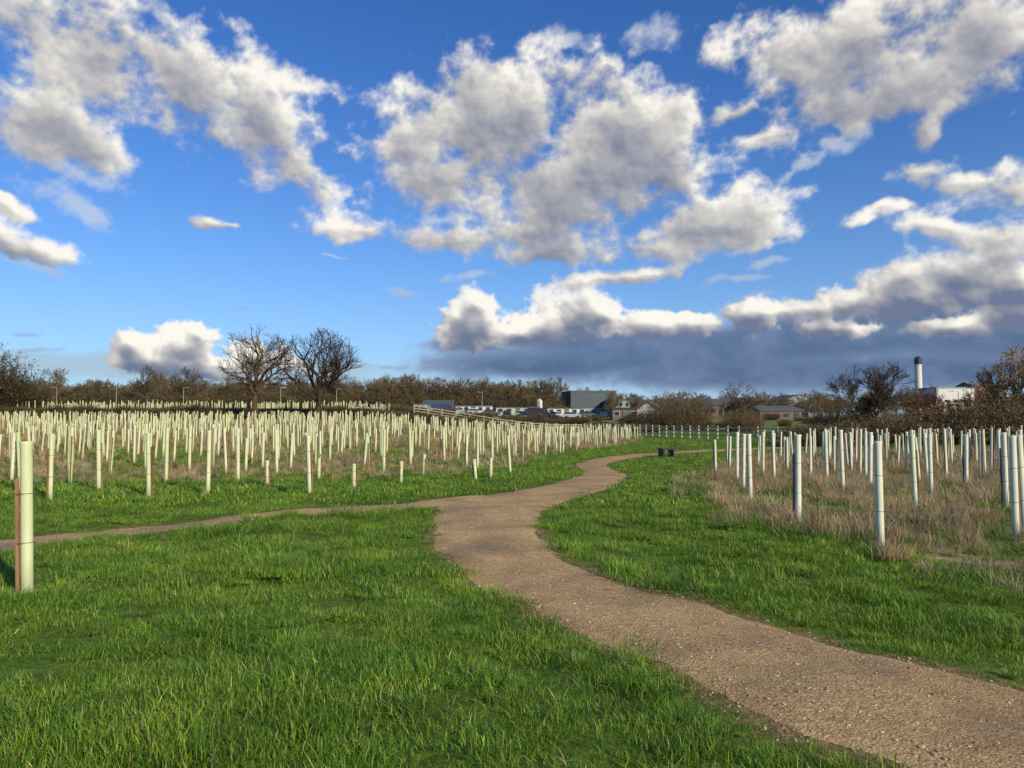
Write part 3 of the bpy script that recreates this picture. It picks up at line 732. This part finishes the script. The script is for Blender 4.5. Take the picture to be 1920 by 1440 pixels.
for (s,d,w,h,ri,wa,ro,ax) in [(0.385,250,13,5.8,2.0,M_lt,M_dk,'x'),(0.335,255,12,4.8,2.0,M_brk,M_rf,'y'),(0.30,262,10,5.2,2.0,M_lt,M_rf,'y'),(0.265,240,9,4.2,2,M_brk,M_rf,'y'),(0.22,235,10,4.2,2,M_lt,M_rf,'y'),(0.415,240,9,4.4,1.6,M_lt,M_rf,'x'),(0.36,160,9,2.2,1.0,M_brk,M_rf,'y'),(0.18,228,8,4,1.6,M_lt,M_rf,'y'),(-0.1,200,8,2.6,1.2,M_brk,M_rf,'y')]:
    gable_building('warehouse', s*d, d, w, 12, h, ri, wa, ro, random.uniform(-.2,.2), 4, ax)
flat_building('factory_block', 0.594*330, 330, 17, 14, 13.2, M_wh, M_lt, 0, 2, 5, 1.2, 0.6)
gable_building('factory_hall', 0.64*335, 335, 14, 14, 14.5, 2.0, M_brk, M_lt, 0, 4, 'y')
def cyl(name, r0, r1, z0, z1, mat, parent, k=20, cx=0, cy=0):
    v = []; 
    for r, z in ((r0,z0),(r1,z1)):
        for i in range(k): a = 2*math.pi*i/k; v.append((cx+r*math.cos(a), cy+r*math.sin(a), z))
    f = [(i,(i+1)%k,k+(i+1)%k,k+i) for i in range(k)]+[tuple(range(k,2*k))]
    me = mesh_from(name, v, f, [mat]); return obj(name, me, parent=parent)
e = empty('chimney', 0.545*350, 350)
cyl('shaft', 1.75,1.5,-1,25,M_wh,e); cyl('black_cap', 1.62,1.62,25,28,M_bl,e); cyl('rim', 1.8,1.8,24.7,25.0,M_wh,e)
cyl('flue_left', 0.5,0.5,28,28.8,M_bl,e,12,-0.6,0); cyl('flue_right', 0.5,0.5,28,28.8,M_bl,e,12,0.6,0)
e = empty('white_silo', 7.3, 198); cyl('tank',0.75,0.75,0,4.2,M_wh,e); cyl('dome',0.75,0.2,4.2,4.7,M_wh,e); boxm('ladder',-0.15,0.15,-0.85,-0.77,0,4.2,M_gs,e)
def fence(name, pts, h=1.2):
    v, f = [], []
    def bx(c, ax, l, w, hh):
        n = len(v); ax = ax.normalized(); sd = Vector((-ax.y, ax.x, 0)).normalized()
        for dz in (-hh/2, hh/2):
            for a, s_ in ((-l/2,-w/2),(l/2,-w/2),(l/2,w/2),(-l/2,w/2)): q = c+ax*a+sd*s_; v.append((q.x,q.y,q.z+dz))
        for q in [(0,3,2,1),(4,5,6,7),(0,1,5,4),(1,2,6,5),(2,3,7,6),(3,0,4,7)]: f.append([n+i for i in q])
    for a, b_ in zip(pts[:-1], pts[1:]):
        a = Vector((*a,0)); b_ = Vector((*b_,0)); L = (b_-a).length; n = int(L/2.0); d = (b_-a)/n
        for i in range(n):
            p = a+d*i; q = a+d*(i+1); p.z = tz(p.x,p.y); q.z = tz(q.x,q.y)
            bx(p+Vector((0,0,h/2)), Vector((d.x,d.y,0)), 0.12, 0.12, h+0.1)
            for k in (0.35,0.72,1.08): bx((p+q)/2+Vector((0,0,k)), q-p, L/n-0.12, 0.045, 0.10)
    obj(name, mesh_from(name, v, f, [M_tim]))
fence('post_and_rail_fence', [(10,104),(15,92),(20,66),(26,54)])
fence('post_and_rail_fence', [(-14,107),(10,106)])
e = empty('park_bench', 7.75, 37.6, 0.5)
boxm('seat', -0.42,0.42,-0.22,0.22,0.40,0.47, M_bl, e); boxm('leg_left', -0.36,-0.28,-0.2,0.2,0,0.40, M_bl, e); boxm('leg_right', 0.28,0.36,-0.2,0.2,0,0.40, M_bl, e); boxm('stretcher', -0.28,0.28,-0.03,0.03,0.15,0.22, M_bl, e)
def lamp(x, y, h=6, rot=0, arm=0.9):
    e = empty('street_lamp', x, y, rot)
    cyl('column', 0.07,0.045,0,h,M_gs,e,8); boxm('arm',0,arm,-0.03,0.03,h-0.05,h+0.02,M_gs,e); boxm('lantern',arm*0.6,arm+0.2,-0.1,0.1,h+0.02,h+0.10,M_gs,e)
for (s,d,h) in [(0.598,88,5.2),(0.150,165,6.5),(-0.61,150,4.6),(-0.53,150,4.6),(-0.44,150,4.6),(-0.31,150,4.6),(-0.235,160,4.6),(-0.04,180,5.5),(0.355,200,6.5)]:
    lamp(s*d, d, h, random.choice([0,3.14,0.6]))
paints = [simple('car_paint_%s'%n, c, 0.35) for n, c in [('white',(0.6,0.6,0.59)),('silver',(0.32,0.34,0.36)),('black',(0.025,0.025,0.03)),('blue',(0.03,0.05,0.12)),('grey',(0.12,0.125,0.13))]]
M_ty = simple('tyre', (0.02,0.02,0.02), 0.9)
def prism(name, prof, w, mat, e, inset=0):
    n = len(prof); v = [(x,-w/2,z) for x,z in prof]+[(x,w/2,z) for x,z in prof]
    f = [tuple(range(n)), tuple(range(2*n-1,n-1,-1))]+[(i,n+i,n+(i+1)%n,(i+1)%n) for i in range(n)]
    return obj(name, mesh_from(name, v, f, [mat]), parent=e)
def wheels(e, xs_, w):
    for i, xw in enumerate(xs_):
        for sgn in (-1,1):
            v = []
            for yy in (sgn*(w/2-0.16), sgn*(w/2+0.01)):
                for k in range(14): a = 2*math.pi*k/14; v.append((xw+0.32*math.cos(a), yy, 0.32+0.32*math.sin(a)))
            f = [(k,(k+1)%14,14+(k+1)%14,14+k) for k in range(14)]+[tuple(range(14)), tuple(range(27,13,-1))]
            obj('wheel', mesh_from('wheel', v, f, [M_ty]), parent=e)
def car(x, y, rot, pm):
    e = empty('parked_car', x, y, rot)
    prism('body', [(-2.1,0.3),(2.1,0.3),(2.15,0.62),(2.0,0.82),(1.1,0.95),(-1.95,0.98),(-2.15,0.8)], 1.75, pm, e)
    prism('windows', [(-1.8,0.97),(1.05,0.95),(0.45,1.36),(-1.35,1.38)], 1.55, M_gls, e)
    prism('roof', [(-1.4,1.36),(0.5,1.35),(0.35,1.45),(-1.2,1.47)], 1.5, pm, e); wheels(e, (-1.3,1.3), 1.75)
def van(x, y, rot, pm):
    e = empty('parked_van', x, y, rot)
    prism('body', [(-2.7,0.35),(2.6,0.35),(2.65,0.9),(2.1,1.25),(1.5,2.2),(-2.7,2.3)], 1.95, pm, e)
    prism('windscreen', [(2.12,1.28),(2.16,1.32),(1.62,2.12),(1.57,2.1)], 1.7, M_gls, e); prism('cab_window', [(1.0,1.3),(1.95,1.3),(1.5,1.95),(1.0,1.95)], 1.97, M_gls, e); wheels(e, (-1.6,1.7), 1.95)
for i in range(17):
    d = 172+random.uniform(-3,3); s = -0.20+i*0.0215
    (van if i in (5,11) else car)(s*d, d, random.uniform(-0.4,0.4)+(1.57 if i%3 == 0 else 0), paints[[0,1,4,2,0,3,1,0,4,2,1,2,0,1,4,3,0][i]])

# ------------------------------------------------------------------ light and sky
SUN_AZ, SUN_EL = math.radians(140), math.radians(24)
S = Vector((math.sin(SUN_AZ)*math.cos(SUN_EL), math.cos(SUN_AZ)*math.cos(SUN_EL), math.sin(SUN_EL)))
ld = bpy.data.lights.new('sun', 'SUN'); ld.energy = 5.0; ld.angle = math.radians(0.5); ld.color = (1.0,0.88,0.64)
lo = bpy.data.objects.new('sun', ld); COL.objects.link(lo); lo.rotation_euler = S.to_track_quat('Z','Y').to_euler(); lo.location = (20,-20,30)
def build_sky():
    w = bpy.data.worlds.new('World'); scene.world = w; w.use_nodes = True
    nt = w.node_tree; bg = nt.nodes['Background']; STR = 0.1; bg.inputs[1].default_value = STR
    sky = N(nt, 'ShaderNodeTexSky', sky_type='NISHITA'); sky.sun_disc = False; sky.sun_elevation = SUN_EL; sky.sun_rotation = SUN_AZ
    sky.air_density = 1.0; sky.dust_density = 0.3; sky.ozone_density = 2.0
    tc = N(nt, 'ShaderNodeTexCoord'); sx = N(nt, 'ShaderNodeSeparateXYZ'); nt.links.new(tc.outputs['Generated'], sx.inputs[0])
    hs = N(nt, 'ShaderNodeHueSaturation'); hs.inputs['Saturation'].default_value = 1.25; nt.links.new(sky.outputs[0], hs.inputs['Color'])
    base = mix(nt, hs.outputs[0], (0.66,0.92,1.38), 1.0, 'MULTIPLY')
    hz = mth(nt, 'EXPONENT', mth(nt, 'MULTIPLY', mth(nt, 'ABSOLUTE', sx.outputs[2]), -8.0))
    nt.links.new(mix(nt, base, (3.8,6.0,8.5), mth(nt, 'MULTIPLY', hz, 0.88)), bg.inputs[0])
    R_ = np.random.default_rng(5)
    perm = R_.permutation(256); perm = np.r_[perm, perm]; ga = R_.uniform(0, 2*np.pi, 256); gx_, gy_ = np.cos(ga), np.sin(ga)
    def perlin(x, y):
        xi = np.floor(x).astype(int); yi = np.floor(y).astype(int); xf = x-xi; yf = y-yi
        u = xf**3*(xf*(xf*6-15)+10); v = yf**3*(yf*(yf*6-15)+10)
        def g(a, b):
            h = perm[perm[(xi+a) & 255]+((yi+b) & 255)]; return gx_[h]*(xf-a)+gy_[h]*(yf-b)
        n0 = g(0,0)*(1-u)+g(1,0)*u; n1 = g(0,1)*(1-u)+g(1,1)*u
        return (n0*(1-v)+n1*v)*1.5
    def fbm(x, y, f, o, gain=0.5, billow=False):
        r = 0; a = 1; s = 0
        for k in range(o):
            p = perlin(x*f+17.3*k, y*f+9.1*k)
            r = r+a*((1-2.2*np.abs(p)) if billow else p); s += a; f *= 2.03; a *= gain
        return r/s
    def blur(a, n):
        for _ in range(2):
            for ax in (0, 1):
                c = np.cumsum(np.pad(a, [(n+1, n) if ax == 0 else (0,0), (n+1, n) if ax == 1 else (0,0)], mode='edge'), axis=ax)
                a = (c[2*n+1:]-c[:-2*n-1])/(2*n+1) if ax == 0 else (c[:,2*n+1:]-c[:,:-2*n-1])/(2*n+1)
        return a
    step = math.radians(0.08)
    az = np.arange(math.radians(-50), math.radians(50), step); el = np.arange(math.radians(-0.3), math.radians(35), step)
    AZ, EL = np.meshgrid(az, el)
    MAIN = [(-660,550,120,55,-8),(-560,500,130,85,-15),(-450,470,165,75,-25),(-343,408,105,74,-38),(-286,342,85,36,-45),(-660,400,120,52,-12),(-570,370,80,34,-18),(-660,236,90,18,-12),(-690,285,50,11,-10),(-414,257,34,12,0),(-384,257,26,8,0),
     (-10,400,195,88,5),(-110,400,80,66,20),(-150,370,60,40,10),(140,380,150,82,0),(-60,452,90,50,10),(100,450,120,50,-15),(64,330,220,50,0),(210,330,90,48,-10),(60,290,140,38,0),(-100,320,90,40,0),
     (-79,244,175,26,-4),(-200,250,56,15,-5),(64,225,130,28,0),(30,255,130,32,0),(243,255,150,34,6),(329,275,66,40,0),(270,262,80,42,0),(136,190,110,14,10),(180,230,110,22,0),
     (471,510,200,70,5),(640,525,150,85,0),(520,455,200,54,8),(390,505,100,52,0),(357,389,48,20,0),(225,425,60,26,-20),(310,420,40,14,10),(620,330,80,22,-6),(560,345,60,16,8),(555,400,26,34,0),(690,318,90,36,0),(496,275,30,9,0),
     (655,240,90,34,-10),(575,255,50,16,-10),(520,190,66,34,0),(600,190,85,34,0),(680,175,80,32,0),(93,138,70,32,0),(50,122,60,24,0),(-57,122,60,36,0),(-50,150,34,24,0),(186,128,64,22,0),(10,112,34,14,0),(250,128,56,20,0),(320,140,60,22,0),(395,148,60,20,0),(455,160,60,26,0),(540,160,80,30,0),(690,140,80,24,0),(430,120,60,14,0),(590,120,70,14,0),
     (-443,92,56,36,0),(-420,112,34,20,0),(-480,74,56,20,0),(-514,92,30,26,0),(-400,68,66,20,0),(-330,80,54,28,0)]
    WISP = [(-357,149,24,4,3),(-193,149,18,4,0),(-657,114,40,5,0),(-300,150,18,3,0),(-240,220,25,4,-8),(-150,170,40,5,-5),(-50,190,45,7,8),(120,195,70,9,10),(200,515,80,26,10),(80,520,60,16,0),(350,205,35,7,5),(300,185,60,6,0),(-30,96,80,3,-3),(-640,92,90,5,2),(-150,70,90,5,0),(320,160,60,7,5),(-600,290,90,18,-15),(-640,210,90,12,-20),(450,400,60,16,-20),(560,440,60,18,0),(-95,275,60,10,0),(380,330,60,10,25),(-610,340,120,20,-20),(290,340,50,30,20),(-480,560,120,18,-10),(440,370,50,20,-30),(330,230,60,8,10)]
    DARK = [(400,106,330,44,1),(640,118,260,60,0),(560,158,220,32,4),(207,84,330,34,0),(40,70,190,24,0),(-57,98,66,12,0),(120,108,190,26,0),(320,60,320,26,0),(600,60,250,26,0),(480,60,300,34,0)]
    PALE = [(-471,68,230,22,0),(-330,66,200,16,0),(-200,50,160,6,0),(-660,80,120,7,0)]
    lowm = 1-ss(0.13, 0.22, EL)
    wx = 0.032*fbm(AZ+3, EL, 9, 4)*(1-0.7*lowm); wy = 0.026*fbm(AZ, EL+7, 9, 4)*(1-0.7*lowm)
    def field(bl, wk, k=7.0, slope=1.12):
        X = AZ+wx*wk; Y = EL+wy*wk; acc = np.full(AZ.shape, 1e-6)
        for b in bl:
            u, v, ru, rv, rot = b[:5]
            A = math.atan(u/1000); E = math.atan(v/1000*math.cos(A)); c, s = math.cos(math.radians(rot)), math.sin(math.radians(rot))
            dx, dy = X-A, Y-E; ru = ru/1000*math.cos(A)**1.3; rv = rv/1000*math.cos(A)**0.6
            l = np.sqrt(((dx*c+dy*s)/ru)**2+((-dx*s+dy*c)/rv)**2)
            acc += np.exp(np.clip(k*(1.1-slope*l), -30, 12))
        return np.clip(np.log(acc)/k, -1.2, 1.25)
    n_big = fbm(AZ, EL*1.35, 8, 8, 0.6); n_fin = fbm(AZ+5, EL*1.25+3, 24, 7, 0.6)
    b_big = fbm(AZ+2, EL*1.25, 15, 6, 0.5, True); b_fin = fbm(AZ+9, EL*1.1, 40, 5, 0.55, True)
    Fm = field(MAIN, 1.0)
    T = Fm+(1-lowm)*(1.15*n_big+0.10*b_big+0.75*n_fin)+lowm*(0.45*n_big+0.60*n_fin+0.28*b_fin)-0.14
    Tw = field(WISP, 1.0)+1.3*n_fin+0.5*n_big-0.15
    Td = field(DARK, 0.6)+0.45*n_big+0.25*n_fin
    Tp = field(PALE, 0.6)+0.4*n_big+0.15*n_fin
    Hh = np.sqrt(np.clip(T+0.10, 0, None)); Hs = blur(Hh, 1)*0.30+blur(Hh, 4)*0.4+blur(Hh,12)*0.30
    gy, gx = np.gradient(Hs, step)
    kk = 0.032
    nxv, nyv = -gx*kk, -gy*kk; nz = 1/np.sqrt(nxv**2+nyv**2+1)
    L = np.array([0.50,0.58,0.64]); lam = (nxv*L[0]+nyv*L[1]+L[2])*nz
    Tc = np.clip(T, 0, 1.4)
    def up(a, d):
        n = int(d/step); b = np.zeros_like(a); b[:-n] = a[n:]; return b
    above = blur((up(Tc,0.02)+up(Tc,0.045)+up(Tc,0.07))/3, 8); aboveL = blur((up(Tc,0.008)+up(Tc,0.018)+up(Tc,0.028))/3, 3)
    thick = blur(Tc, 7)
    lit_hi = 0.86+0.38*(lam-0.62)-0.42*ss(0.3, 1.25, thick)-0.34*ss(0.1,1.0,above)+0.60*n_big+0.25*n_fin
    rightdark = ss(0.0, 0.5, AZ)
    lit_lo = 0.92+0.70*(lam-0.60)-(0.70+0.15*rightdark)*ss(0.12,0.9,aboveL)+0.35*n_fin+0.3*n_big-0.08*rightdark
    lit = np.clip(lit_hi*(1-lowm)+lit_lo*lowm, 0, 1)
    st = np.array([0,0.25,0.5,0.75,1.0])
    cr = [0.160,0.27,0.42,0.65,1.0]; cg = [0.200,0.29,0.42,0.63,0.96]; cb = [0.31,0.36,0.45,0.60,0.87]
    C = np.stack([np.interp(lit, st, q) for q in (cr,cg,cb)], -1)
    A = ss(-0.15, 0.62, T)*0.98*(1-lowm)+ss(-0.04,0.28,T)*0.98*lowm
    def over(Ca, Aa, Cb, Ab):
        Ao = Aa+Ab*(1-Aa); return (Ca*Aa[...,None]+Cb*(Ab*(1-Aa))[...,None])/np.maximum(Ao,1e-5)[...,None], Ao
    wl = ss(0.1,0.25,EL)
    Cw = np.stack([0.30+0.35*wl, 0.40+0.30*wl, 0.58+0.18*wl], -1)
    C, A = over(C, A, Cw, ss(-0.1,0.9,Tw)*0.6)
    dk = ss(-0.1, 0.7, Td)[...,None]*ss(0.012,0.05,EL)[...,None]
    dv = (0.45+1.3*n_big+0.6*n_fin)[...,None]
    Cd = np.array([0.30,0.41,0.60])*(1-dk)+(np.array([0.080,0.135,0.26])*(1-np.clip(dv,0,1))+np.array([0.16,0.23,0.38])*np.clip(dv,0,1))*dk
    C, A = over(C, A, Cd, ss(-0.15,0.35,Td)*0.95)
    Cp = np.ones(AZ.shape+(3,))*np.array([0.40,0.52,0.62])
    C, A = over(C, A, Cp, ss(-0.1,0.5,Tp)*0.7)
    A = A*ss(math.radians(0.0), math.radians(1.6), EL)*(1-ss(math.radians(47),math.radians(50),np.abs(AZ)))*(1-ss(math.radians(33.5),math.radians(35),EL))
    rad = 3400
    V = np.stack([rad*np.sin(AZ)*np.cos(EL), rad*np.cos(AZ)*np.cos(EL), rad*np.sin(EL)+1.55], -1).reshape(-1,3).astype(np.float32)
    h, w_ = AZ.shape; I = np.arange(h*w_).reshape(h, w_)
    F = np.stack([I[:-1,:-1], I[:-1,1:], I[1:,1:], I[1:,:-1]], -1).reshape(-1,4)
    af = A.ravel(); keep = af[F].max(axis=1) > 0.004; F = F[keep]
    me = bpy.data.meshes.new('sky'); me.vertices.add(len(V)); me.vertices.foreach_set('co', V.ravel())
    me.loops.add(F.size); me.loops.foreach_set('vertex_index', F.ravel().astype(np.int32))
    me.polygons.add(len(F)); me.polygons.foreach_set('loop_start', (np.arange(len(F))*4).astype(np.int32)); me.update(calc_edges=True)
    a = me.attributes.new('cloud', 'FLOAT_COLOR', 'POINT'); a.data.foreach_set('color', np.concatenate([C, A[...,None]], -1).astype(np.float32).ravel())
    m = bpy.data.materials.new('cloud_vapour'); m.use_nodes = True; nt = m.node_tree; nt.nodes.remove(nt.nodes['Principled BSDF'])
    at = N(nt, 'ShaderNodeAttribute', attribute_name='cloud'); em = N(nt, 'ShaderNodeEmission'); tr = N(nt, 'ShaderNodeBsdfTransparent'); ms = N(nt, 'ShaderNodeMixShader')
    nt.links.new(at.outputs['Color'], em.inputs[0]); nt.links.new(at.outputs['Alpha'], ms.inputs[0]); nt.links.new(tr.outputs[0], ms.inputs[1]); nt.links.new(em.outputs[0], ms.inputs[2])
    nt.links.new(ms.outputs[0], nt.nodes['Material Output'].inputs[0])
    m.cycles.emission_sampling = 'NONE'; me.materials.append(m)
    o = bpy.data.objects.new('sky', me); COL.objects.link(o)
build_sky()

# ------------------------------------------------------------------ camera
cd = bpy.data.cameras.new('camera'); cd.sensor_width = 36; cd.lens = 26.25; cd.clip_start = 0.05; cd.clip_end = 6000
co = bpy.data.objects.new('camera', cd); COL.objects.link(co); co.location = (0,0,1.55+tz(0,0)); co.rotation_euler = (math.radians(92.66),0,0)
scene.camera = co
